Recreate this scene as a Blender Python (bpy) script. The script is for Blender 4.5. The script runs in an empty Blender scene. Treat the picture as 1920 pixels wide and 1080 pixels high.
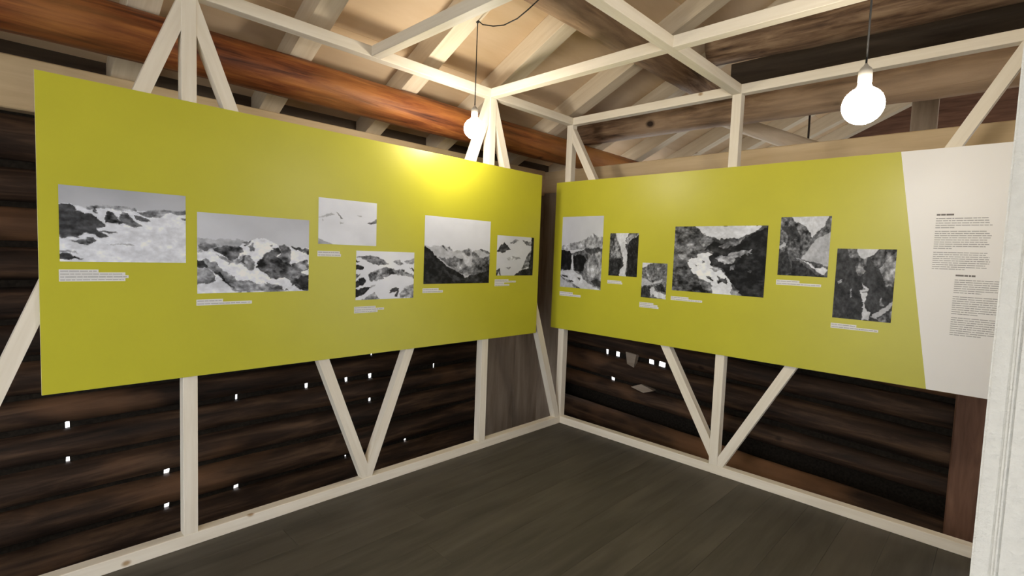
import bpy, bmesh, math, random
import numpy as np
from mathutils import Matrix, Vector, noise as mnoise
random.seed(7); rng = np.random.default_rng(7)
scn = bpy.context.scene
COL = scn.collection

# ---------------------------------------------------------------- camera
cam_d = bpy.data.cameras.new('camera'); cam = bpy.data.objects.new('camera', cam_d); COL.objects.link(cam)
cam_d.sensor_width = 36.0; cam_d.sensor_fit = 'HORIZONTAL'; cam_d.lens = 952.776 / 1920 * 36.0
cam_d.clip_start = 0.02
YAW, PIT, ROL = math.radians(-44.16484), math.radians(-3.81645), math.radians(2.17584)
fw = Vector((math.sin(YAW)*math.cos(PIT), math.cos(YAW)*math.cos(PIT), math.sin(PIT)))
rt = Vector((math.cos(YAW), -math.sin(YAW), 0)); up = rt.cross(fw)
r2 = rt*math.cos(ROL) + up*math.sin(ROL); u2 = -rt*math.sin(ROL) + up*math.cos(ROL)
M = Matrix((r2, u2, -fw)).transposed().to_4x4(); M.translation = Vector((2.69589, -3.43438, 1.44988))
cam.matrix_world = M
scn.camera = cam
# ---------------------------------------------------------------- daylight outside
SKY = 5.0
wd = bpy.data.worlds.new('overcast_sky'); scn.world = wd; wd.use_nodes = True
bg = wd.node_tree.nodes['Background']; bg.inputs['Color'].default_value = (0.92, 0.95, 1.0, 1); bg.inputs['Strength'].default_value = SKY
BULB = 125.0
# ---------------------------------------------------------------- view
scn.view_settings.view_transform = 'Standard'; scn.view_settings.look = 'None'
scn.view_settings.exposure = 0.14; scn.view_settings.gamma = 1.0; scn.view_settings.use_curve_mapping = False

# ================================================================ materials
def nmat(name):
    m = bpy.data.materials.new(name); m.use_nodes = True
    nt = m.node_tree; b = nt.nodes['Principled BSDF']
    return m, nt, b
def N(nt, t, **k):
    n = nt.nodes.new(t)
    for a, v in k.items(): setattr(n, a, v)
    return n
def ramp(nt, stops):
    r = N(nt, 'ShaderNodeValToRGB'); e = r.color_ramp.elements
    e[0].position, e[0].color = stops[0][0], (*stops[0][1], 1)
    e[1].position, e[1].color = stops[-1][0], (*stops[-1][1], 1)
    for p, c in stops[1:-1]:
        x = e.new(p); x.color = (*c, 1)
    return r
def wood(name, stops, scale=(1.2, 14, 14), rough=.6, bump=.15, knots=None, detail=6, patch=None, spec=.3):
    """timber whose grain runs along the piece's own X axis; every piece shifts the pattern by its random id"""
    m, nt, b = nmat(name); L = nt.links.new
    tc = N(nt, 'ShaderNodeTexCoord'); oi = N(nt, 'ShaderNodeObjectInfo')
    off = N(nt, 'ShaderNodeVectorMath', operation='SCALE'); off.inputs[0].default_value = (37, 19, 23); L(oi.outputs['Random'], off.inputs['Scale'])
    ad = N(nt, 'ShaderNodeVectorMath', operation='ADD'); L(tc.outputs['Object'], ad.inputs[0]); L(off.outputs[0], ad.inputs[1])
    mp = N(nt, 'ShaderNodeMapping'); mp.inputs['Scale'].default_value = scale; L(ad.outputs[0], mp.inputs['Vector'])
    n1 = N(nt, 'ShaderNodeTexNoise'); n1.inputs['Scale'].default_value = 1.6; n1.inputs['Detail'].default_value = detail; n1.inputs['Roughness'].default_value = .6
    n1.inputs['Distortion'].default_value = .4; L(mp.outputs[0], n1.inputs['Vector'])
    rp = ramp(nt, stops); L(n1.outputs['Fac'], rp.inputs['Fac']); col = rp.outputs['Color']
    if patch:
        n2 = N(nt, 'ShaderNodeTexNoise'); n2.inputs['Scale'].default_value = patch[0]; n2.inputs['Detail'].default_value = 4
        mp2 = N(nt, 'ShaderNodeMapping'); mp2.inputs['Scale'].default_value = (.5, 1, 1); L(ad.outputs[0], mp2.inputs['Vector']); L(mp2.outputs[0], n2.inputs['Vector'])
        r2_ = ramp(nt, [(patch[1], (0, 0, 0)), (patch[2], (1, 1, 1))]); L(n2.outputs['Fac'], r2_.inputs['Fac'])
        mx = N(nt, 'ShaderNodeMix', data_type='RGBA'); L(r2_.outputs['Color'], mx.inputs['Factor']); L(col, mx.inputs['A']); mx.inputs['B'].default_value = (*patch[3], 1); col = mx.outputs['Result']
    if knots:
        v = N(nt, 'ShaderNodeTexVoronoi'); v.inputs['Scale'].default_value = knots[0]
        mp3 = N(nt, 'ShaderNodeMapping'); mp3.inputs['Scale'].default_value = (.75, 1, 1); L(ad.outputs[0], mp3.inputs['Vector']); L(mp3.outputs[0], v.inputs['Vector'])
        r3 = ramp(nt, [(knots[1]*.45, (1, 1, 1)), (knots[1], (0, 0, 0))]); L(v.outputs['Distance'], r3.inputs['Fac'])
        mx = N(nt, 'ShaderNodeMix', data_type='RGBA'); L(r3.outputs['Color'], mx.inputs['Factor']); L(col, mx.inputs['A']); mx.inputs['B'].default_value = (*knots[2], 1); col = mx.outputs['Result']
    L(col, b.inputs['Base Color']); b.inputs['Roughness'].default_value = rough; b.inputs['Specular IOR Level'].default_value = spec
    if bump:
        bp = N(nt, 'ShaderNodeBump'); bp.inputs['Strength'].default_value = bump; bp.inputs['Distance'].default_value = .01
        L(n1.outputs['Fac'], bp.inputs['Height']); L(bp.outputs[0], b.inputs['Normal'])
    return m
def plain(name, col, rough=.5, spec=.4, var=.0, vs=30, metal=0, bump=0):
    m, nt, b = nmat(name); L = nt.links.new
    b.inputs['Roughness'].default_value = rough; b.inputs['Specular IOR Level'].default_value = spec; b.inputs['Metallic'].default_value = metal
    tc = N(nt, 'ShaderNodeTexCoord'); n1 = N(nt, 'ShaderNodeTexNoise'); n1.inputs['Scale'].default_value = vs; n1.inputs['Detail'].default_value = 5
    L(tc.outputs['Object'], n1.inputs['Vector'])
    rp = ramp(nt, [(.3, tuple(c*(1-var) for c in col)), (.7, tuple(min(1, c*(1+var)) for c in col))]); L(n1.outputs['Fac'], rp.inputs['Fac'])
    L(rp.outputs['Color'], b.inputs['Base Color'])
    if bump:
        bp = N(nt, 'ShaderNodeBump'); bp.inputs['Strength'].default_value = bump; bp.inputs['Distance'].default_value = .01
        L(n1.outputs['Fac'], bp.inputs['Height']); L(bp.outputs[0], b.inputs['Normal'])
    return m
MT = {}
MT['frame'] = wood('planed_spruce', [(.3, (.76, .69, .56)), (.7, (.86, .80, .68))], (1.5, 22, 22), .55, .03, knots=(3.2, .055, (.42, .29, .16)), spec=.25)
MT['rafter'] = wood('new_rafter_spruce', [(.3, (.68, .58, .42)), (.7, (.82, .73, .57))], (1.3, 16, 16), .65, .05, knots=(2.6, .06, (.25, .13, .05)))
MT['ringbeam'] = wood('squared_beam_spruce', [(.3, (.58, .43, .24)), (.7, (.72, .56, .35))], (1.0, 10, 10), .65, .05, knots=(2.2, .06, (.16, .08, .03)))
MT['sheath'] = wood('roof_sheathing', [(.25, (.62, .45, .26)), (.75, (.75, .58, .39))], (.8, 5, 5), .75, .04, patch=(1.1, .45, .7, (.74, .59, .42)))
MT['redlog'] = wood('stained_log', [(.32, (.050, .014, .006)), (.48, (.20, .060, .018)), (.68, (.40, .15, .04))], (1.2, 14, 14), .52, .7, knots=(2.0, .075, (.05, .015, .006)), patch=(1.2, .52, .74, (.46, .21, .06)), spec=.3)
MT['brownlog'] = wood('weathered_log', [(.30, (.06, .034, .02)), (.48, (.22, .135, .08)), (.70, (.46, .32, .20))], (1.8, 14, 14), .62, .8, knots=(2.2, .085, (.03, .016, .009)), patch=(1.3, .5, .72, (.50, .36, .24)))
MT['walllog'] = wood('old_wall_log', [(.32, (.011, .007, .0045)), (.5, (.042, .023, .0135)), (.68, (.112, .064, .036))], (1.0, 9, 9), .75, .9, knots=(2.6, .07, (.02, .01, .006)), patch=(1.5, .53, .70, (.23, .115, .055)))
MT['shadeboard'] = wood('shade_brown_board', [(.3, (.045, .032, .022)), (.7, (.10, .075, .052))], (1, 9, 9), .8, .2)  # dark brown that carries painted shade at the attic gap and the eave
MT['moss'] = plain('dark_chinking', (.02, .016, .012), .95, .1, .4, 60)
MT['post'] = wood('old_square_post', [(.28, (.10, .048, .03)), (.72, (.26, .14, .09))], (1.2, 12, 12), .7, .3, knots=(2.4, .06, (.03, .015, .01)))
MT['greyboard'] = wood('grey_weathered_board', [(.28, (.22, .17, .125)), (.72, (.44, .36, .28))], (.9, 8, 8), .75, .25, knots=(3.0, .05, (.05, .035, .025)))
MT['floor'] = wood('dark_floor_plank', [(.25, (.050, .044, .034)), (.5, (.074, .066, .052)), (.78, (.108, .096, .077))], (.9, 9, 9), .55, .06, patch=(2.0, .5, .8, (.115, .10, .08)), spec=.25)
MT['soil'] = plain('dark_earth', (.03, .024, .018), .95, .1, .4, 6, bump=.4)
MT['gravel'] = plain('pale_gravel', (.62, .61, .58), .9, .2, .25, 9, bump=.3)
MT['yellow'] = plain('lime_yellow_print', (.53, .505, .032), .38, .5, .03, 4)
MT['white'] = plain('white_print', (.88, .875, .86), .42, .4, .01, 4)
MT['edge'] = plain('panel_edge', (.70, .66, .42), .5, .3, .02, 20)
MT['label'] = plain('caption_white', (.78, .78, .77), .5, .3, .01, 40)
MT['ink'] = plain('grey_ink', (.42, .42, .42), .6, .2, .05, 60)
MT['boldink'] = plain('dark_ink', (.20, .19, .18), .6, .2, .05, 60)
MT['plaster'] = plain('rough_white_plaster', (.70, .68, .61), .85, .2, .04, 60, bump=.6)
MT['black'] = plain('black_plastic', (.012, .011, .010), .45, .4, .1, 50)
MT['socket'] = plain('glow_paled_socket', (.45, .42, .37), .4, .4, .03, 30)  # socket toned pale to imitate the bulb's glow washing over it
MT['iron'] = plain('rusty_iron', (.05, .035, .028), .6, .4, .2, 40, metal=.6)
MT['peeled'] = wood('peeled_log', [(.28, (.42, .33, .23)), (.72, (.68, .58, .46))], (1.0, 8, 8), .7, .3, knots=(3, .07, (.2, .12, .07)))
m, nt, b = nmat('photo_print'); ca = N(nt, 'ShaderNodeVertexColor'); ca.layer_name = 'Col'
nt.links.new(ca.outputs['Color'], b.inputs['Base Color']); b.inputs['Roughness'].default_value = .5; b.inputs['Specular IOR Level'].default_value = .15
MT['photo'] = m
m, nt, b = nmat('glowing_opal_glass'); b.inputs['Base Color'].default_value = (.9, .9, .88, 1)
b.inputs['Emission Color'].default_value = (1.0, .90, .76, 1); b.inputs['Emission Strength'].default_value = BULB
MT['bulb'] = m

# ================================================================ mesh helpers
def link(name, me, mat, parent=None, mw=None, smooth=False):
    o = bpy.data.objects.new(name, me); COL.objects.link(o)
    if mat and not me.materials: me.materials.append(MT[mat])
    if smooth:
        for p in me.polygons: p.use_smooth = True
    if parent:
        o.parent = parent
        if not LOCAL[0]: o.matrix_parent_inverse = Matrix.Translation(-parent.location)
    if mw is not None: o.matrix_basis = mw
    return o
LOCAL = [False]
def empty(name, loc=(0, 0, 0), parent=None):
    o = bpy.data.objects.new(name, None); COL.objects.link(o); o.location = loc; o.empty_display_size = .1
    if parent: o.parent = parent
    return o
def tag(o, label, cat, group=None):
    o['label'] = label; o['category'] = cat
    if group: o['group'] = group
    return o
def struct(o, label=None):
    o['kind'] = 'structure'
    if label: o['label'] = label
    return o
def mesh(name, v, f):
    me = bpy.data.meshes.new(name); me.from_pydata([tuple(x) for x in v], [], f); me.update(); return me
def box_mesh(name, sx, sy, sz, bev=.002):
    """box centred on its own origin, X is the long direction"""
    bm = bmesh.new(); bmesh.ops.create_cube(bm, size=1)
    bmesh.ops.scale(bm, vec=(sx, sy, sz), verts=bm.verts)
    if bev: bmesh.ops.bevel(bm, geom=list(bm.edges), offset=bev, segments=1, affect='EDGES')
    me = bpy.data.meshes.new(name); bm.to_mesh(me); bm.free(); return me
AX = {'x': Matrix.Identity(4), 'y': Matrix.Rotation(math.pi/2, 4, 'Z'), 'z': Matrix.Rotation(-math.pi/2, 4, 'Y')}
def timber(name, x0, x1, y0, y1, z0, z1, ax, mat, parent=None, bev=.002):
    """box timber between the given limits whose grain (own X axis) runs along world axis ax"""
    dx, dy, dz = x1-x0, y1-y0, z1-z0
    s = {'x': (dx, dy, dz), 'y': (dy, dx, dz), 'z': (dz, dy, dx)}[ax]
    me = box_mesh(name, *s, bev)
    T = Matrix.Translation(((x0+x1)/2, (y0+y1)/2, (z0+z1)/2)) @ AX[ax]
    return link(name, me, mat, parent, T)
def between(a, b, upv=(0, 0, 1)):
    a, b = Vector(a), Vector(b); X = (b-a).normalized(); Z = Vector(upv); Y = Z.cross(X).normalized(); Z = X.cross(Y)
    T = Matrix((X, Y, Z)).transposed().to_4x4(); T.translation = (a+b)/2
    return T, (b-a).length
def bar(name, a, b, wy, wz, mat, parent=None, upv=(0, 0, 1), bev=.002):
    T, L = between(a, b, upv); return link(name, box_mesh(name, L, wy, wz, bev), mat, parent, T)
def clip(poly, a, b, c):        # keep a*x+b*y<=c
    out = []
    for i in range(len(poly)):
        p, q = poly[i], poly[(i+1) % len(poly)]; dp, dq = a*p[0]+b*p[1]-c, a*q[0]+b*q[1]-c
        if dp <= 0: out.append(p)
        if dp*dq < 0:
            t = dp/(dp-dq); out.append((p[0]+(q[0]-p[0])*t, p[1]+(q[1]-p[1])*t))
    return out
def brace(side, s_top, s_bot, w, parent, lo=None, hi=None):
    """diagonal from the sill to the top plate in the plane of a frame wall, its ends cut to fit"""
    zt, zb = 2.548, .06
    d = Vector((s_bot-s_top, zb-zt)).normalized(); n = Vector((-d.y, d.x))*w/2
    A = Vector((s_top, zt))-d*.2; B = Vector((s_bot, zb))+d*.2
    poly = [tuple(A+n), tuple(B+n), tuple(B-n), tuple(A-n)]
    poly = clip(clip(poly, 0, 1, zt), 0, -1, -zb)
    if lo is not None: poly = clip(poly, -1, 0, -lo)
    if hi is not None: poly = clip(poly, 1, 0, hi)
    c = Vector((sum(p[0] for p in poly)/len(poly), sum(p[1] for p in poly)/len(poly)))
    # local frame: X along the brace, Z across it in the wall plane, Y through the wall
    loc = [((Vector(p)-c).dot(d), (Vector(p)-c).dot(Vector((-d.y, d.x)))) for p in poly]
    k = len(loc); v = [(x, -.027, z) for x, z in loc] + [(x, .027, z) for x, z in loc]
    f = [list(range(k)), list(range(2*k-1, k-1, -1))] + [[i, i+k, (i+1) % k+k, (i+1) % k] for i in range(k)]
    me = mesh('brace', v, f)
    bm = bmesh.new(); bm.from_mesh(me); bmesh.ops.recalc_face_normals(bm, faces=bm.faces); bm.to_mesh(me); bm.free()
    if side == 'L': X = Vector((0, d.x, d.y)); Z = Vector((0, -d.y, d.x)); O = Vector((-.031, c.x, c.y))
    else: X = Vector((d.x, 0, d.y)); Z = Vector((-d.y, 0, d.x)); O = Vector((c.x, .031, c.y))
    T = Matrix((X, Z.cross(X), Z)).transposed().to_4x4(); T.translation = O
    return link('brace', me, 'frame', parent, T)
def log(name, a, b, r0, r1, mat, parent=None, seed=0, rough=.05, dents=(), sag=0, seg=18, step=.09):
    """round log from a to b, slightly crooked and bumpy; dents = [(distance along, depth, width)] are worn notches"""
    T, L = between(a, b); n = max(6, int(L/step)); pos = set(np.linspace(0, L, n+1).round(4))
    for q, dep, wd_, sg in dents:
        for k in range(-4, 5): pos.add(round(min(L, max(0, q+k*wd_*.5)), 4))
    pos = sorted(pos); v = []; f = []
    for x in pos:
        t = x/L; r = r0+(r1-r0)*t
        dn = [(dep*math.exp(-((x-q)/wd_)**2), sg) for q, dep, wd_, sg in dents]
        oy = .10*r0*mnoise.noise((x*.7, seed*3.1, 1.7)); oz = .10*r0*mnoise.noise((x*.7, seed*2.3, 9.1)) - sag*4*t*(1-t)
        for k in range(seg):
            an = 2*math.pi*k/seg; ny, nz = math.cos(an), math.sin(an)
            rr = r*(1+rough*mnoise.noise((x*2.2+seed*5, ny*1.3, nz*1.3+seed))+.4*rough*mnoise.noise((x*9+seed, ny*3, nz*3)))
            for dv, sg in dn: rr -= dv*max(0, sg*nz)**3
            v.append((x-L/2, oy+rr*ny, oz+rr*nz))
    R = len(pos)
    for i in range(R-1):
        for k in range(seg):
            f.append((i*seg+k, i*seg+(k+1) % seg, (i+1)*seg+(k+1) % seg, (i+1)*seg+k))
    f.append(tuple(range(seg-1, -1, -1))); f.append(tuple(range((R-1)*seg, R*seg)))
    return link(name, mesh(name, v, f), mat, parent, T, smooth=True)
def tube(name, pts, r, mat, parent=None, seg=8, mw=None):
    pts = [Vector(p) for p in pts]; v = []; f = []
    for i, p in enumerate(pts):
        t = (pts[min(i+1, len(pts)-1)]-pts[max(i-1, 0)]).normalized()
        ref = Vector((0, 1, 0)) if abs(t.y) < .9 else Vector((1, 0, 0)); s = t.cross(ref).normalized(); w = t.cross(s)
        for k in range(seg):
            an = 2*math.pi*k/seg; v.append(p+s*r*math.cos(an)+w*r*math.sin(an))
    for i in range(len(pts)-1):
        for k in range(seg): f.append((i*seg+k, i*seg+(k+1) % seg, (i+1)*seg+(k+1) % seg, (i+1)*seg+k))
    f.append(tuple(range(seg-1, -1, -1))); f.append(tuple(range((len(pts)-1)*seg, len(pts)*seg)))
    return link(name, mesh(name, v, f), mat, parent, mw, smooth=True)
def lathe(name, prof, mat, parent=None, seg=32, loc=(0, 0, 0)):
    v = []; f = []
    for r, z in prof:
        for k in range(seg):
            a = 2*math.pi*k/seg; v.append((r*math.cos(a), r*math.sin(a), z))
    for i in range(len(prof)-1):
        for k in range(seg): f.append((i*seg+k, i*seg+(k+1) % seg, (i+1)*seg+(k+1) % seg, (i+1)*seg+k))
    f.append(tuple(range(seg-1, -1, -1))); f.append(tuple(range((len(prof)-1)*seg, len(prof)*seg)))
    o = link(name, mesh(name, v, f), mat, parent, None, smooth=True); o.location = loc; return o

def chink(parent, ax, fixed, c, e, z0f, hh=.03):
    """strip of dark chinking between two logs; ragged slanted ends leave the worn holes"""
    d = [random.uniform(-.007, .007) for _ in range(4)]
    if e-c < .03: d = [0]*4
    P = [(c+d[0], z0f(c)-hh), (e+d[1], z0f(e)-hh), (e+d[2], z0f(e)+hh), (c+d[3], z0f(c)+hh)]
    v = []
    for t in (-.006, .006):
        for a, z in P: v.append((fixed+t, a, z) if ax == 'y' else (a, fixed+t, z))
    link('chinking', mesh('chinking', v, [(0, 1, 2, 3), (7, 6, 5, 4), (0, 4, 5, 1), (1, 5, 6, 2), (2, 6, 7, 3), (3, 7, 4, 0)]), 'moss', parent)

# ================================================================ the setting
ROOF_S = .475
def zr(x): return 2.566 + ROOF_S*(x+.337)          # underside of the rafters on the left slope
RIDGE = 3.1
# floor of the exhibition platform: long dark planks running along Y
fl = struct(empty('floor'), 'dark grey brown wooden plank floor')
pw = .2; plank_me = {}
for i in range(30):
    x = -.06 + i*pw; cuts = [-6.0, -6.0+random.uniform(1.2, 2.4)]
    while cuts[-1] < -1.6: cuts.append(cuts[-1]+2.2)
    cuts = [c for c in cuts if c < -.5]+[.06]
    for a, c in zip(cuts[:-1], cuts[1:]):
        timber('plank', x+.0004, x+pw-.0004, a+.0004, c-.0004, -.03, 0, 'y', 'floor', fl, bev=.0006)
gr = link('ground', mesh('ground', [(-1.4, -6.5, -.42), (6.8, -6.5, -.42), (6.8, 5.4, -.42), (-1.4, 5.4, -.42)], [(0, 1, 2, 3)]), 'soil'); struct(gr, 'dark bare earth below the platform')
g2 = link('ground_outside', mesh('go', [(-30, -30, -1.6), (30, -30, -1.6), (30, 30, -1.6), (-30, 30, -1.6)], [(0, 1, 2, 3)]), 'gravel'); struct(g2, 'pale gravel outside the log walls')

# left log wall
WX = -.90
wl = struct(empty('wall_left', (WX, -2.5, -.4)), 'old dark log wall behind the left display panel')
holesL = [(-3.163, .461), (-3.163, .277), (-2.705, .044), (-2.706, -.171), (-2.311, .437), (-2.314, -.167), (-1.842, .436), (-1.533, .424), (-1.331, .424), (-1.331, .219), (-1.531, -.164), (-.701, .412), (-.981, -.182), (-1.316, .608)]
rowsL = [-.17 + .197*k for k in range(11)]; rowsL[1] = .044; rowsL[2] = .243; rowsL[3] = .435; rowsL[4] = .615
HB = [.0]*3
Y0, Y1 = -6.0, .95
def near_row(rows, z): return min(range(len(rows)), key=lambda i: abs(rows[i]-z))
edges = [-.40]+rowsL+[2.06]
sizeL = {2: .014, 3: .015, 5: .016, 4: .009, 6: .013, 8: .013, 7: .012, 9: .010, 10: .007, 11: .010, 12: .013, 13: .007}
for i in range(len(edges)-1):
    z0, z1 = edges[i], edges[i+1]; r = (z1-z0)/2-.014
    de = []
    for j, (hy, hz) in enumerate(holesL):
        k = near_row(rowsL, hz)
        if k == i or k+1 == i: de.append((hy-Y0, .001+.30*sizeL.get(j, .009), .022, 1 if k == i else -1))
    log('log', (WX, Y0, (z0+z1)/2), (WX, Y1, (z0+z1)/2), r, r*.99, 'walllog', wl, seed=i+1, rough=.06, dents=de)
for i, z in enumerate(rowsL):
    hs = sorted((hy, sizeL.get(j, .009)*1.0) for j, (hy, hz) in enumerate(holesL) if near_row(rowsL, hz) == i)
    c = Y0
    for hy, hw in hs+[(Y1, 0)]:
        if hy-hw-c > .01: chink(wl, 'y', WX, c, hy-hw, lambda q: z)
        c = hy+hw
chink(wl, 'y', WX, Y0, Y1, lambda q: 2.05)
# right log wall
WY = .70
wb = struct(empty('wall_back', (1.2, WY, -.4)), 'old dark log wall behind the right display panel')
def zb(z, x): return z+.04*(2.5-x)
rowsR = [-.02, .206, .45, .648, .845, 1.04, 1.24, 1.44, 1.64, 1.84]
holesR = [(-.005, 2, .013, .03), (.112, 2, .011, .028), (.075, 1, .016, .04), (.47, 2, .008, .04), (.57, 2, .016, .05)]
edgesR = [-.30]+rowsR+[2.07]
X0, X1 = -.95, 2.58
for i in range(len(edgesR)-1):
    z0, z1 = edgesR[i], edgesR[i+1]; r = (z1-z0)/2-.015; zc = (z0+z1)/2
    if i == 0: zc -= .04; r -= .02
    if i == 1: zc += .022; r -= .022
    tl = .04 if i < 9 else .0
    de = [(hx-X0, dp*.45, .045, 1 if k == i else -1) for hx, k, dp, wd_ in holesR if k == i or k+1 == i]
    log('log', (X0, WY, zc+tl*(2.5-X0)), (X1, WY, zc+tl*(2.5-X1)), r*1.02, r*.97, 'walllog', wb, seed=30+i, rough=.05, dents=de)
for i, z in enumerate(rowsR):
    if i == 0: continue
    hs = sorted((hx, wd_*.6) for hx, k, dp, wd_ in holesR if k == i); c = X0
    for hx, hw in hs+[(X1, 0)]:
        if hx-hw-c > .01: chink(wb, 'x', WY, c, hx-hw, lambda q: zb(z, q), .034)
        c = hx+hw
chink(wb, 'x', WY, X0, X1, lambda q: 2.06, .06)
timber('post', 2.53, 2.72, .56, .74, -.40, 2.09, 'z', 'post', wb, bev=.008)
# dark backing board behind the lowest open gap
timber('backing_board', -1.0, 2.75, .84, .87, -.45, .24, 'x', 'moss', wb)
# grey weathered boards boxing the far corner
cb = struct(empty('trim_1', (-.78, .2, -.4)), 'grey weathered boards covering the log corner')
timber('board', -.80, -.775, -.155, .22, -.40, 2.06, 'z', 'greyboard', cb)
timber('board', -.80, -.775, .225, .58, -.40, 2.06, 'z', 'greyboard', cb)
timber('board', -.775, -.44, .57, .595, -.40, 2.085, 'z', 'greyboard', cb)

# ceiling: rafters, sheathing sheets
ce = struct(empty('ceiling', (0, 0, 2.6)), 'pale boarded roof with spruce rafters')
th = math.atan(ROOF_S); RD = .15; vz = RD/math.cos(th)
def roofpt(x, h): return zr(x)+h/math.cos(th)
raf = [-5.24, -4.48, -3.72, -2.96, -2.2, -1.44, -.78, .1, .86, 1.62, 2.38, 3.14, 3.9, 4.66]
for y in raf:
    h = RD/2
    bar('rafter', (-1.35, y+.065, roofpt(-1.35, h)), (RIDGE, y+.065, roofpt(RIDGE, h)), .13, RD, 'rafter', ce)
    bar('rafter', (RIDGE+.01, y+.065, roofpt(RIDGE, h)), (2*RIDGE+1.35, y+.065, roofpt(-1.35, h)), .13, RD, 'rafter', ce)
# sheathing sheets, 0.61 m courses lying along Y with small joints
def sheet(xa, xb, ya, yb, flip):
    h = RD+.011
    A = (xa, (ya+yb)/2, roofpt(xa, h)); B = (xb, (ya+yb)/2, roofpt(xb, h))
    if flip: A = (2*RIDGE-xa, A[1], A[2]); B = (2*RIDGE-xb, B[1], B[2])
    T, L = between(A, B); me = box_mesh('roof_sheet', yb-ya-.003, L-.003, .02, .001)
    link('roof_sheet', me, 'sheath', ce, T @ Matrix.Rotation(math.pi/2, 4, 'Z'))
ys = [-6.2, -3.725+.8, -.72, .93, 3.2, 5.3]
for a, c in zip(ys[:-1], ys[1:]):
    for k in range(4):
        xa = -1.4 + k*1.125; sheet(xa, xa+1.125, a, c, False); sheet(xa, xa+1.125, a, c, True)
# closing boards at the eaves
timber('eave_board', -1.01, -.985, -6.1, .95, 2.30, 2.49, 'y', 'shadeboard', ce)  # the shadow under the eave is put into this dark colour
# walls that close the hut out of view
ww = struct(empty('wall_rear', (2.5, -6.1, 0)), 'plank wall behind the viewer')
for x0, x1, z0, z1 in [(-1.1, .9, -.42, 2.4), (4.7, 7.4, -.42, 2.4)]: timber('plank_panel', x0, x1, -6.12, -6.06, z0, z1, 'x', 'post', ww)  # unseen doorway between the panels, made wide for more fill daylight
me = mesh('gable_boards', [(-1.2, -6.1, 2.4), (7.4, -6.1, 2.4), (RIDGE, -6.1, roofpt(RIDGE, RD)), (-1.2, -6.06, 2.4), (7.4, -6.06, 2.4), (RIDGE, -6.06, roofpt(RIDGE, RD))], [(0, 1, 2), (5, 4, 3), (0, 3, 4, 1), (1, 4, 5, 2), (2, 5, 3, 0)])
link('gable_boards', me, 'post', ww)
we = struct(empty('wall_east', (7.0, -.5, 0)), 'plank wall on the far right of the hut')
timber('plank_panel', 7.0, 7.06, -6.1, 1.0, -.42, 2.5, 'y', 'post', we)
wg = struct(empty('wall_gable', (3, 5.1, 0)), 'dark gable wall of the next bay')
for x0, x1, z0, z1 in [(-1.1, 3.0, -.42, 2.4), (4.6, 7.4, -.42, 2.4), (3.0, 4.6, -.42, .9), (3.0, 4.6, 2.2, 2.4)]: timber('plank_panel', x0, x1, 5.05, 5.1, z0, z1, 'x', 'post', wg)
me = me.copy(); 
for vv in me.vertices: vv.co.y = 5.05 if vv.co.y < -6.08 else 5.1
link('gable_boards', me, 'post', wg)

# squared ring beams resting on the log walls
tag(timber('ring_beam', -1.0, -.80, -6.0, .60, 2.06, 2.315, 'y', 'ringbeam', bev=.006), 'long squared pale timber beam on top of the left log wall', 'beam')
tag(timber('ring_beam', -1.0, 4.2, .60, .80, 2.085, 2.309, 'x', 'ringbeam', bev=.006), 'squared tan timber beam on top of the log wall behind the right panel', 'beam')
# round logs under the roof
tag(log('log_beam', (-.385, -6.0, 2.43), (-.385, 3.2, 2.425), .122, .116, 'redlog', seed=3, rough=.05), 'reddish stained round log running above the left panel', 'log')
tag(log('log_beam', (-.45, .66, 2.66), (4.2, .66, 2.655), .115, .165, 'brownlog', seed=5, rough=.07), 'weathered brown round log just above the right panel', 'log')
tag(log('log_beam', (.86, .66, 3.155), (4.2, .66, 3.12), .135, .16, 'brownlog', seed=8, rough=.07), 'upper weathered brown log crossing near the roof at right', 'log')
tag(log('log_beam', (.70, -5.5, 2.965), (.665, 1.6, 2.95), .095, .085, 'brownlog', seed=11, rough=.09), 'knotty dark brown purlin log under the pale rafters', 'log')
tag(bar('attic_shade_board', (.95, .86, 2.90), (3.6, .86, 2.90), .03, .34, 'shadeboard'), 'added dark brown board standing for attic shade between the two weathered logs at right', 'board')  # added sheet, its dark colour stands for shade in the open gap
# the next bay, seen over the right wall
tag(log('log_brace', (.70, 1.2, 2.76), (1.75, 1.2, 2.27), .060, .068, 'peeled', seed=21, rough=.06), 'pale peeled slanting log seen over the tan beam', 'log')
tag(tube('iron_rod', [(1.43, 1.33, 2.05), (1.43, 1.33, 2.45), (1.425, 1.33, 3.585)], .008, 'iron'), 'thin dark iron rod hanging behind the tan beam', 'rod')
tag(timber('upright_board', 2.08, 2.24, 1.50, 1.54, -.42, 2.85, 'z', 'greyboard'), 'grey weathered upright board behind the right lamp', 'board')

# white plaster wall end at the right edge
wr = struct(empty('wall_right', (2.69, -2.3, 0)), 'rough white plastered wall end close at the right')
def rough_slab(name, x0, x1, y0, y1, z0, z1):
    bm = bmesh.new(); bmesh.ops.create_cube(bm, size=1)
    bmesh.ops.scale(bm, vec=(x1-x0, y1-y0, z1-z0), verts=bm.verts); bmesh.ops.translate(bm, vec=((x0+x1)/2, (y0+y1)/2, (z0+z1)/2), verts=bm.verts)
    bmesh.ops.bevel(bm, geom=list(bm.edges), offset=.003, segments=2, affect='EDGES')
    me = bpy.data.meshes.new(name); bm.to_mesh(me); bm.free(); return link(name, me, 'plaster', wr)
rough_slab('wall_end', 2.6875, 2.712, -2.30, -2.14, 0, 2.62)
rough_slab('corner_bead', 2.712, 2.718, -2.306, -2.14, 0, 2.62)
rough_slab('wall_face', 2.718, 4.4, -2.295, -2.14, 0, 2.62)

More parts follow.
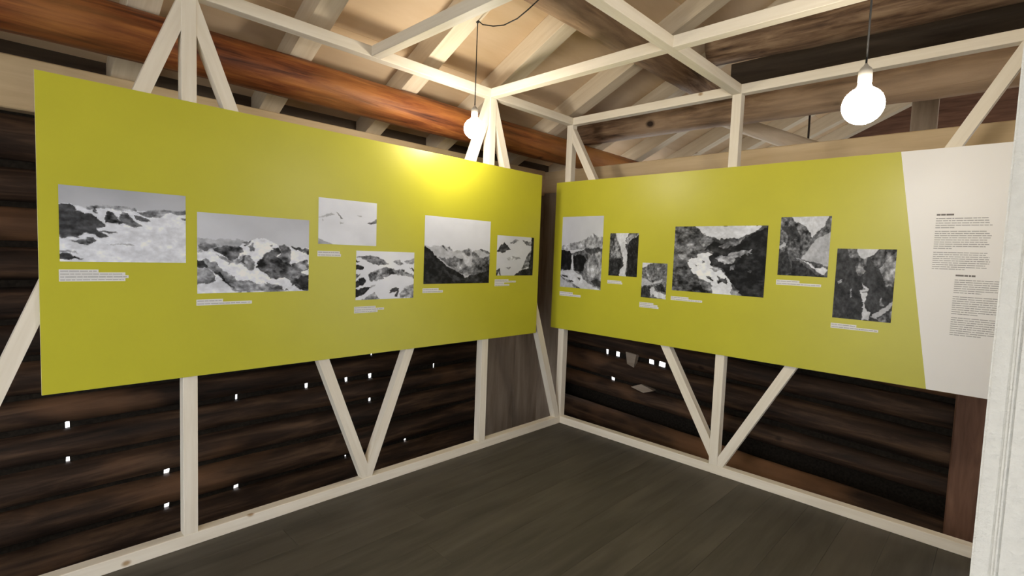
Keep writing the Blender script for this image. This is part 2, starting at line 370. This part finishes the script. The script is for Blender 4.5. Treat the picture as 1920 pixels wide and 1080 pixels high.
# ================================================================ timber display frame
fr = tag(empty('timber_framework', (0, 0, 0)), 'pale planed timber stud frame with diagonal braces holding the panels', 'wooden frame')
H = 2.608; T6 = .06
ns = {'sill': 0}
timber('sill', -T6, 0, -4.76, 0, .0, T6, 'y', 'frame', fr)
timber('sill', 0, 2.80, 0, T6, .0, T6, 'x', 'frame', fr)
timber('top_plate', -T6, 0, -4.76, 0, H-T6, H, 'y', 'frame', fr)
timber('top_plate', 0, 2.80, 0, T6, H-T6, H, 'x', 'frame', fr)
timber('post', -T6, 0, 0, T6, 0, H, 'z', 'frame', fr)
for y in (-.947, -2.822, -4.70): timber('post', -T6, 0, y, y+T6, T6, H-T6, 'z', 'frame', fr)
timber('post', 1.314, 1.374, 0, T6, T6, H-T6, 'z', 'frame', fr)
timber('post', 2.70, 2.76, 0, T6, T6, H-T6, 'z', 'frame', fr)
for st, sb_ in ((-.917, -1.857), (-.917, -.03), (-2.792, -1.857), (-2.792, -3.73)):
    m_ = (st+sb_)/2
    lo, hi = (st+.03, sb_+.03) if sb_ > st else (sb_-.03, st-.03)
    if sb_ == -1.857: lo, hi = (-1.857, st-.03) if st > sb_ else (st+.03, -1.857)
    brace('L', st, sb_, T6, fr, lo, hi)
brace('R', -.05, 1.375, T6, fr, .0, 1.314)
brace('R', 2.70, 1.375, T6, fr, 1.374, 2.70)
for y in (-.947, -1.886, -2.822): timber('joist', 0, 1.311, y, y+T6, H-T6, H, 'x', 'frame', fr); timber('joist', 1.371, 2.70, y, y+T6, H-T6, H, 'x', 'frame', fr)
timber('joist', 1.311, 1.371, -4.7, 0, H-T6, H, 'y', 'frame', fr)
timber('joist', 2.70, 2.76, -2.1, 0, H-T6, H, 'y', 'frame', fr)

# ================================================================ display panels with prints
PRINTS=[
["glacier plateau with dark rock slopes at left","L",[-3.2424,-2.8114,1.3532,1.6554],150,-45,0.012,[[184,[-8,771,107,763,195,717,452,722,618,743,1012,769,1010,-33,-17,-36]],[112,[203,746,334,770,568,765,584,738,452,700,341,725,203,707]],[95,[584,716,713,762,1012,769,1012,711,937,706,855,727,774,642,660,652,618,691]],[58,[-8,764,100,757,121,694,202,635,240,619,293,562,339,496,327,471,269,461,276,406,350,348,291,316,237,361,177,384,103,351,23,318,-12,342]],[85,[196,742,268,743,248,710,271,650,248,655,233,706,195,706]],[66,[349,688,388,671,451,593,484,546,339,531,328,580]],[78,[452,693,501,685,567,576,638,507,583,497,484,539,444,621]],[72,[559,684,618,662,696,594,643,584,584,607]],[68,[261,405,339,435,434,423,370,402]],[108,[66,294,192,316,275,280,206,226,161,231,109,262]],[72,[184,332,245,320,279,280,213,241,184,281]],[80,[-13,329,103,365,132,339,66,318,-13,302]],[48,[-15,93,42,108,100,69,178,41,136,25,-16,24]],[112,[-15,140,64,141,145,112,64,109,-15,120]],[80,[960,655,1012,671,1012,640,965,640]],[140,[321,233,482,252,565,254,506,233]]]],
["snowy peak above a curving glacier","L",[-2.7663,-2.2423,1.2116,1.5885],160,-25,0.016,[[142,[-9,664,366,671,432,614,-9,510]],[104,[-9,590,72,635,162,599,109,538,-9,527]],[192,[-9,510,49,529,162,481,366,610,431,675,549,719,618,693,707,628,1016,605,1022,-25,-10,-21]],[76,[98,526,192,583,302,601,358,597,391,538,334,463,278,413,239,460,185,482]],[122,[146,469,239,448,278,413,399,490,457,479,482,406,457,307,399,318,350,379,255,389]],[58,[334,403,407,484,403,374]],[108,[432,632,473,640,486,555,432,546]],[100,[366,622,473,696,448,657,407,618]],[82,[592,622,654,644,636,614]],[106,[707,647,770,638,812,569,822,505,804,361,726,373,672,474,717,526]],[66,[593,541,698,621,721,552,681,512,744,425,809,374,810,218,709,167,620,194,482,332,516,419,567,508]],[84,[818,374,979,444,1019,324,913,244,1020,203,1021,2,934,18,792,153,746,192]],[150,[884,336,960,377,980,311,922,270]],[36,[857,178,1020,210,1021,62,914,85]],[72,[807,634,929,607,1016,591,1017,505,911,560,835,596]],[122,[42,431,162,363,185,293,367,159,483,120,586,124,728,51,820,-5,318,2,239,137,131,269,49,350]],[110,[-9,314,86,315,139,245,135,151,78,111,-10,107]],[38,[-9,441,42,408,86,315,20,303,-9,314]],[66,[131,269,185,257,263,137,351,25,318,26,239,137]],[182,[-10,95,139,151,154,233,255,125,318,-23,-10,-9]]]],
["pale hazy snowfield","L",[-2.1921,-1.8385,1.4661,1.7168],178,18,0.008,[[108,[275,716,310,702,399,583,369,580]],[150,[644,685,737,652,676,645]],[108,[816,516,946,570,1033,668,1035,529,903,500]],[152,[-25,561,182,674,260,657,144,605]],[142,[340,501,408,490,361,469]],[140,[-21,155,131,50,287,-19,-19,-62]],[130,[69,545,84,547,84,509,73,508]]]],
["jagged ridges above a white glacier","L",[-1.9657,-1.5666,1.15,1.4362],180,8,0.016,[[108,[-23,890,223,910,442,856,526,733,285,729,128,823]],[122,[607,810,734,839,811,738,694,710]],[126,[820,815,1041,873,1043,742,865,739]],[32,[-32,854,44,773,-30,740]],[30,[-30,740,131,666,112,618,-28,593]],[30,[-25,355,134,461,183,399,117,316,-24,247]],[28,[-23,194,117,255,243,276,139,121,63,76,-21,67]],[92,[-27,533,76,509,-25,379]],[112,[210,533,366,632,486,670,653,621,781,635,958,532,1050,426,655,532,369,397,231,386]],[48,[538,608,611,621,634,520,551,495]],[50,[685,609,727,622,718,532]],[48,[770,622,824,622,803,578]],[55,[933,662,1046,611,1048,532]],[80,[231,399,249,509,366,607,329,410]],[58,[557,129,639,240,735,225,718,7,664,22,693,162]],[120,[748,95,832,248,1053,321,1060,-10,750,-8]],[132,[64,-21,294,139,457,-18]],[150,[233,288,330,335,331,298,253,263]]]],
["bright sky over peaks framed by black slopes","L",[-1.4919,-0.916,1.2357,1.6766],168,14,0.012,[[152,[-18,557,155,547,262,571,413,501,553,520,657,544,713,500,793,530,848,553,1050,479,1070,-42,-16,-17]],[100,[206,412,317,371,453,419,544,389,612,306,666,273,718,341,699,486,733,508,839,411,910,399,1050,486,1063,126,671,114,460,180,319,294]],[112,[541,493,578,534,644,544,686,499,661,432,608,430]],[100,[244,563,275,565,339,473,314,485]],[102,[324,542,361,548,419,501,375,493]],[100,[820,545,862,546,1050,479,964,455]],[165,[528,480,581,469,676,393,638,313,612,299,583,377]],[70,[748,261,881,398,1050,479,1061,181,806,154,711,127]],[28,[-30,568,110,489,207,393,320,269,460,187,565,128,620,48,1069,-14,1070,-56,-15,-29]],[30,[541,49,671,114,806,147,1060,216,1070,-42,570,-30]],[128,[565,141,630,167,687,125,632,94]],[48,[285,205,411,141,620,48,439,25]]]],
["glacier tongue below a pair of dark horns","L",[-0.8454,-0.4457,1.2881,1.5843],165,10,0.014,[[52,[0,581,111,794,144,785,185,840,348,659,174,577]],[126,[320,816,497,923,590,907,433,801]],[92,[685,902,913,894,932,762,809,778]],[132,[267,454,399,511,585,485,634,432,427,395,292,391]],[132,[210,199,389,212,324,147]],[95,[923,673,820,536,755,359,670,138,858,228,945,452]],[28,[929,540,933,1005,1044,1013,1092,-40,421,-35,647,127,859,184]],[68,[-35,93,79,187,105,93,153,-33,120,-33,61,93,34,-32,-31,-32]]]],
["boulder stream below a misty peak","R",[-0.0527,0.3642,1.1869,1.7821],162,-18,0.016,[[132,[-23,577,253,636,615,680,773,768,892,721,1049,737,1062,577,-19,520]],[106,[-19,528,265,483,508,529,742,573,1062,582,1112,-4,-25,-52]],[54,[578,550,1062,579,998,536,751,472,630,503]],[125,[619,353,805,385,1080,366,1008,151,682,164,533,227]],[26,[-20,535,212,517,267,455,260,238,-23,249]],[30,[306,442,488,473,663,395,595,352,580,242,348,234]],[165,[255,455,305,456,322,247,272,252]],[168,[-34,220,259,252,536,186,665,81,857,36,1066,0,626,-30,298,78,11,151]],[150,[-27,135,249,62,456,-26,-25,-52]],[48,[22,180,191,158,193,137,50,152]],[44,[220,110,348,87,274,67]],[60,[441,154,540,137,494,105]],[52,[745,112,872,138,1056,120,1063,40,856,50]]]],
["waterfall in a narrow dark gorge","R",[0.4313,0.6862,1.3109,1.6429],62,0,0.018,[[95,[-81,1038,206,1025,275,829,410,669,431,392,75,430,-39,498]],[45,[-14,874,181,898,154,781]],[38,[-66,379,430,415,512,256,322,-6,-35,-22]],[178,[205,1037,690,1024,566,876,609,763,371,714,255,852]],[110,[693,986,1058,1001,933,923,645,740,552,831]],[166,[368,760,537,808,586,625,648,489,632,260,621,-39,396,-49,397,160,531,234,480,439,396,622]],[26,[706,832,1059,990,1076,-41,638,-38,666,261,622,603]]]],
["river bend among steep rocky slopes","R",[0.7296,0.9323,1.1633,1.4232],84,0,0.02,[[178,[-35,1021,411,998,-1,851]],[132,[129,756,364,596,392,484,268,535]],[135,[583,830,809,922,665,777]],[120,[399,654,561,605,452,487]],[152,[-82,575,208,532,416,443,857,563,843,493,538,407,-61,312]],[42,[-101,287,384,342,353,-28,-76,-29]],[40,[542,351,847,451,1003,183,710,220]],[42,[390,512,605,551,455,445]],[176,[395,201,593,213,1026,129,999,-11,566,57]],[165,[351,255,503,349,551,239,408,32]]]],
["white torrent winding through a dark valley","R",[0.976,1.599,1.2345,1.6904],68,0,0.016,[[84,[-34,1026,200,1022,350,867,452,794,437,702,331,619,185,464,99,488,-26,608]],[116,[129,750,213,738,259,644,166,628]],[118,[272,792,341,847,443,781,427,702,319,672]],[178,[200,1022,926,1015,903,948,819,880,723,829,604,815,510,788,431,827,339,880,275,954]],[60,[-26,369,157,380,266,265,422,170,461,-26,-17,-52]],[104,[309,228,401,195,453,146,448,53,358,43,323,148]],[26,[768,823,1019,1020,1028,-23,783,-40,691,168,611,278,557,405,429,450,385,541,460,623,340,646,454,755,608,732]],[188,[321,619,442,590,385,541,470,413,560,353,611,265,681,180,675,102,708,-11,461,-26,443,145,321,202,256,278,177,395,184,478,264,536]],[102,[515,691,606,757,751,810,717,759,629,680,535,665]],[108,[465,518,539,574,616,564,705,631,882,674,832,610,746,544,658,462,544,482]],[92,[641,436,695,452,689,387,635,358]],[84,[800,356,861,373,854,341]],[68,[398,262,427,284,475,201,452,179]],[62,[511,270,537,220,613,226,625,162,521,159]],[72,[249,413,301,396,282,381]],[90,[318,471,348,479,350,432,325,438]],[112,[432,384,509,415,569,353,473,340]],[112,[657,87,759,85,791,-14,680,5]]]],
["rocky gorge with a pale slope and mountain path","R",[1.6708,1.9425,1.3833,1.7406],70,0,0.018,[[82,[-49,1031,157,1027,523,835,659,660,647,526,471,316,241,374,-24,455]],[46,[20,839,298,858,441,649,195,606]],[48,[-37,304,155,479,319,60,-33,-40]],[152,[-28,493,121,574,162,542,127,499,-23,444]],[174,[156,1038,956,1022,877,872,747,752,659,660,523,835,318,920]],[146,[670,547,800,691,880,832,1029,971,1034,169,795,222,473,296,560,422]],[86,[857,832,1004,1001,1042,831,982,731,710,629]],[38,[302,249,427,253,608,154,738,56,1052,-32,-29,-83,296,38]],[182,[348,303,424,294,603,216,707,137,808,79,930,33,996,127,892,184,754,139,625,238,526,255]]]],
["deep shadowed ravine with a thin cascade","R",[1.9827,2.2602,1.1529,1.5532],44,0,0.02,[[95,[170,999,340,1010,396,881,543,867,512,763,375,672,336,845,226,877]],[172,[340,1019,732,1016,601,903,502,866,395,890]],[112,[345,758,452,744,521,677,424,604,354,671]],[72,[603,886,753,1007,1046,1011,887,858,718,752,636,767]],[112,[740,736,958,927,1031,978,1028,628,983,492,846,485,812,620]],[172,[462,536,586,446,570,402,457,379,443,413,525,435]],[176,[457,379,571,385,573,264,512,251]],[170,[533,253,596,144,661,114,652,1,528,-10,523,139]],[130,[54,517,106,555,136,512,68,487]],[120,[272,421,302,440,325,318,294,308]],[152,[667,54,1040,319,1028,251,771,36]],[120,[794,210,810,347,863,214]],[90,[772,28,1033,201,1036,-27,858,-25]]]]]
CAPS=[["L",-3.246,1.321,1.274,[0.123,0.212,0.223,0.212]],["L",-2.77,1.183,1.156,[0.112,0.242]],["L",-2.195,1.428,1.399,[0.129,0.136]],["L",-1.973,1.111,1.074,[0.139,0.197,0.153]],["L",-1.497,1.207,1.178,[0.129,0.165]],["L",-0.857,1.26,1.211,[0.143,0.224,0.098,0.155]],["R",-0.053,1.146,1.112,[0.141,0.224]],["R",0.426,1.273,1.248,[0.128,0.137]],["R",0.721,1.126,1.088,[0.116,0.15,0.159]],["R",0.972,1.192,1.165,[0.133,0.232]],["R",1.667,1.354,1.324,[0.131,0.247]],["R",1.979,1.121,1.093,[0.126,0.229]]]
TEXTS=[[2.412,2.48,1.735,1.735,1,1],[2.411,2.627,1.716,1.669,5,0],[2.411,2.628,1.65,1.563,9,0],[2.412,2.631,1.542,1.458,9,0],[2.508,2.583,1.427,1.427,1,1],[2.506,2.687,1.404,1.34,7,0],[2.505,2.69,1.319,1.232,9,0],[2.506,2.694,1.212,1.125,9,0]]
D = .012
def place(side, u, z, off=0.0):
    return (D+off, u, z) if side == 'L' else (u, -D-off, z)
def flat(name, side, quads, off, mat, parent, th=0):
    """flat printed area(s) on a panel: list of (u0,u1,z0,z1)"""
    v = []; f = []
    for u0, u1, z0, z1 in quads:
        k = len(v); v += [place(side, u0, z0, off), place(side, u1, z0, off), place(side, u1, z1, off), place(side, u0, z1, off)]
        f.append((k, k+1, k+2, k+3))
    return link(name, mesh(name, v, f), mat, parent)
def vnoise(n, h, w):
    g = rng.random((n+3, n+3)); yy = np.linspace(0, n, h); xx = np.linspace(0, n, w)
    yi = yy.astype(int); xi = xx.astype(int); fy = (yy-yi)[:, None]; fx = (xx-xi)[None, :]; fy = fy*fy*(3-2*fy); fx = fx*fx*(3-2*fx)
    a = g[np.ix_(yi, xi)]; b_ = g[np.ix_(yi, xi+1)]; c = g[np.ix_(yi+1, xi)]; d = g[np.ix_(yi+1, xi+1)]
    return (a*(1-fx)+b_*fx)*(1-fy)+(c*(1-fx)+d*fx)*fy
def fbm(h, w, base, octs):
    s = 0; amp = 1; tot = 0
    for o in range(octs): s = s+amp*vnoise(base*2**o, h, w); tot += amp; amp *= .6
    return s/tot*2-1
def inside(P, X, Y):
    n = len(P)//2; r = np.zeros(X.shape, bool)
    for i in range(n):
        x0, y0 = P[2*i], P[2*i+1]; x1, y1 = P[(2*i+2) % (2*n)], P[(2*i+3) % (2*n)]
        if y0 == y1: continue
        c = ((y0 > Y) != (y1 > Y)) & (X < (x1-x0)*(Y-y0)/(y1-y0)+x0); r ^= c
    return r
def lin(g): return np.where(g <= .04045, g/12.92, ((g+.055)/1.055)**2.4)
def photo(side, rect, base, grad, warp, layers, parent, tone):
    u0, u1, z0, z1 = rect; k = 300; SS = 2
    w = max(30, int((u1-u0)*k)); h = max(30, int((z1-z0)*k)); W, Hh = w*SS, h*SS
    X, Y = np.meshgrid((np.arange(W)+.5)/W*1000, (np.arange(Hh)+.5)/Hh*1000)
    wx = (fbm(Hh, W, 7, 4)+.6*fbm(Hh, W, 28, 3))*warp*1900; wy = (fbm(Hh, W, 7, 4)+.6*fbm(Hh, W, 28, 3))*warp*1900*(u1-u0)/(z1-z0)
    fine = fbm(Hh, W, 12, 4); cloud = fbm(Hh, W, 2, 3)
    sk = np.clip((Y-450)/550, 0, 1)
    G = base+(14 if grad < -20 else 6) + .45*grad*sk + 10*cloud + 2*fine
    rk = fbm(Hh, W, 8, 5); rock = 1.5*rk+1.6*fbm(Hh, W, 22, 4)-(1-2*np.abs(fbm(Hh, W, 10, 4)))*.8+.4
    if base < 100: G = G+30*rock*(base/90)
    for g, P in layers:
        ins = inside(P, X+wx, Y+wy)
        amp = 42 if 60 <= g <= 135 else (18 if g < 60 else 12)
        G = np.where(ins, g+amp*rock+.35*amp*fine, G)
    edge = np.minimum(np.minimum(X, 1000-X), np.minimum(Y, 1000-Y)); G = np.clip(G, 14, 205)
    G = G.reshape(h, SS, w, SS).mean(axis=(1, 3))
    v = []; f = []
    for j in range(h+1):
        for i in range(w+1): v.append(place(side, u0+(u1-u0)*i/w, z0+(z1-z0)*j/h, .0012))
    for j in range(h):
        for i in range(w):
            a = j*(w+1)+i; f.append((a, a+1, a+w+2, a+w+1))
    me = mesh('photo_print', v, f)
    at = me.color_attributes.new('Col', 'FLOAT_COLOR', 'CORNER')
    L_ = .80*lin(G/255)/lin(np.array(188/255))
    c = np.ones((h*w, 4, 4)); 
    for ch in range(3): c[:, :, ch] = (L_.reshape(-1)*tone[ch])[:, None]
    at.data.foreach_set('color', np.clip(c, .004, .9).reshape(-1).astype(np.float32))
    return link('photo_print', me, 'photo', parent)
def board(side, u0, u1, z0, z1, parent):
    if side == 'L': o = timber('board', .0005, D, u0, u1, z0, z1, 'y', 'edge', parent, bev=.001)
    else: o = timber('board', u0, u1, -D, -.0005, z0, z1, 'x', 'edge', parent, bev=.001)
    return o
pl = tag(empty('exhibition_display', (0, -1.84, .824)), 'long lime yellow panel with six mountain photographs on the left frame', 'display board', 'lime yellow display boards')
pr_ = tag(empty('exhibition_display', (1.3, 0, .824)), 'lime yellow panel with six gorge photographs and a white text end', 'display board', 'lime yellow display boards')
board('L', -3.304, -.377, .824, 2.078, pl); board('R', -.137, 2.80, .824, 2.076, pr_)
flat('yellow_print', 'L', [(-3.3035, -.3775, .8245, 2.0775)], .0004, 'yellow', pl)
def polyprint(name, side, pts, mat, parent, off=.0004):
    return link(name, mesh(name, [place(side, u, z, off) for u, z in pts], [tuple(range(len(pts)))]), mat, parent)
polyprint('yellow_print', 'R', [(-.1365, .8245), (2.434, .8245), (2.24, 2.0755), (-.1365, 2.0755)], 'yellow', pr_)
polyprint('white_print', 'R', [(2.434, .8245), (2.7995, .8245), (2.7995, 2.0755), (2.24, 2.0755)], 'white', pr_)
TONE = {'L': (.96, 1.0, 1.10), 'R': (.96, 1.0, 1.09)}
for name, side, rect, base, grad, warp, layers in PRINTS:
    P = pl if side == 'L' else pr_
    o = photo(side, rect, base, grad, warp, layers, P, TONE[side]); o['label'] = 'black and white photograph of ' + name
def words(u0, u1, zc, hh):
    out = []; u = u0
    while u < u1-.002:
        w = min(random.uniform(.008, .034), u1-u); out.append((u, u+w, zc-hh/2, zc+hh/2)); u += w+random.uniform(.0018, .0035)
    return out
for side, u, zt, zb_, ws in CAPS:
    P = pl if side == 'L' else pr_; n = len(ws); p = (zt-zb_)/n
    cp = flat('caption', side, [(u, u+w, zt-(i+1)*p-(.0006 if i == n-1 else 0), zt-i*p+.0006) for i, w in enumerate(ws)], .0010, 'label', P); cp['label'] = 'white caption strip'
    q = []
    for i, w in enumerate(ws): q += words(u+.004, u+w-.006, zt-(i+.52)*p, p*.30)
    flat('caption_text', side, q, .0014, 'ink', cp)
for u0, u1, zt, zb_, n, bold in TEXTS:
    if bold: flat('text_heading', 'R', words(u0, u1, zt, .0085), .0010, 'boldink', pr_); continue
    p = (zt-zb_)/(n-1); q = []
    for i in range(n):
        e = u1-random.uniform(0, .02) if i < n-1 else u0+(u1-u0)*random.uniform(.25, .7)
        q += words(u0, e, zt-i*p, p*.36)
    flat('text_block', 'R', q, .0010, 'ink', pr_)

# ================================================================ pendant lamps
def lamp(x, y, zc, ztop, label, swag=None, r=.063):
    t = tag(empty('pendant_lamp', (x, y, ztop)), label, 'lamp', 'globe bulbs on black cables')
    LOCAL[0] = True; prof = []
    for k in range(0, 19):
        a = -math.pi/2+math.pi*k/18*.86; prof.append((max(.001, r*math.cos(a)), r*math.sin(a)))
    zt = prof[-1][1]; prof += [(.022, zt+.006), (.0195, zt+.014), (.0185, zt+.020)]
    lathe('bulb', prof, 'bulb', t, loc=(0, 0, zc-ztop))
    z0 = zc-ztop+zt+.018
    lathe('socket', [(.019, 0), (.021, .004), (.021, .040), (.016, .050), (.008, .058), (.004, .066)], 'socket', t, 24, (0, 0, z0))
    tube('cable', [(0, 0, z0+.06), (.001, 0, (z0+.06)*.5), (0, 0, 0)], .0032, 'black', t)
    lathe('cable_hook', [(.004, -.012), (.011, -.010), (.013, 0), (.011, .008), (.004, .010)], 'black', t, 16, (0, 0, 0))
    if swag: tube('swag_cable', [(a-x, b_-y, c-ztop) for a, b_, c in swag], .0036, 'black', t)
    LOCAL[0] = False
    return t
lamp(.268, -1.325, 2.215, 2.862, 'hanging globe bulb in front of the left panel', [(.268, -1.325, 2.862), (0.271, -1.33, 2.866), (0.321, -1.33, 2.824), (0.417, -1.33, 2.788), (0.507, -1.33, 2.769), (0.613, -1.33, 2.775), (0.694, -1.33, 2.800), (0.789, -1.33, 2.836), (.80, -1.33, 2.90)])
lamp(2.298, -1.33, 2.004, 3.80, 'hanging globe bulb at right in front of the white text panel')
lamp(2.30, -4.41, 2.0, 3.80, 'added unseen globe bulb behind the viewer for fill light')  # extra lamp added out of view to brighten the room
# wood scraps among the back wall logs; daylight on them put into pale colour
def scrap(pts, th, label):
    k = len(pts); v = [(x, .60, z) for x, z in pts]+[(x, .60+th, z) for x, z in pts]
    f = [tuple(range(k)), tuple(range(2*k-1, k-1, -1))]+[(i, i+k, (i+1) % k+k, (i+1) % k) for i in range(k)]
    tag(link('wood_scrap', mesh('wood_scrap', v, f), 'greyboard'), label, 'wood scrap')
scrap([(.255, .600), (.365, .590), (.345, .470), (.275, .492)], .05, 'upright wood scrap, daylight put into its pale tone, wedged between the dark back wall logs')
scrap([(.325, .290), (.430, .335), (.555, .300), (.455, .262)], .05, 'flat rhombic wood scrap, daylight put into its pale tone, low on the dark back wall')
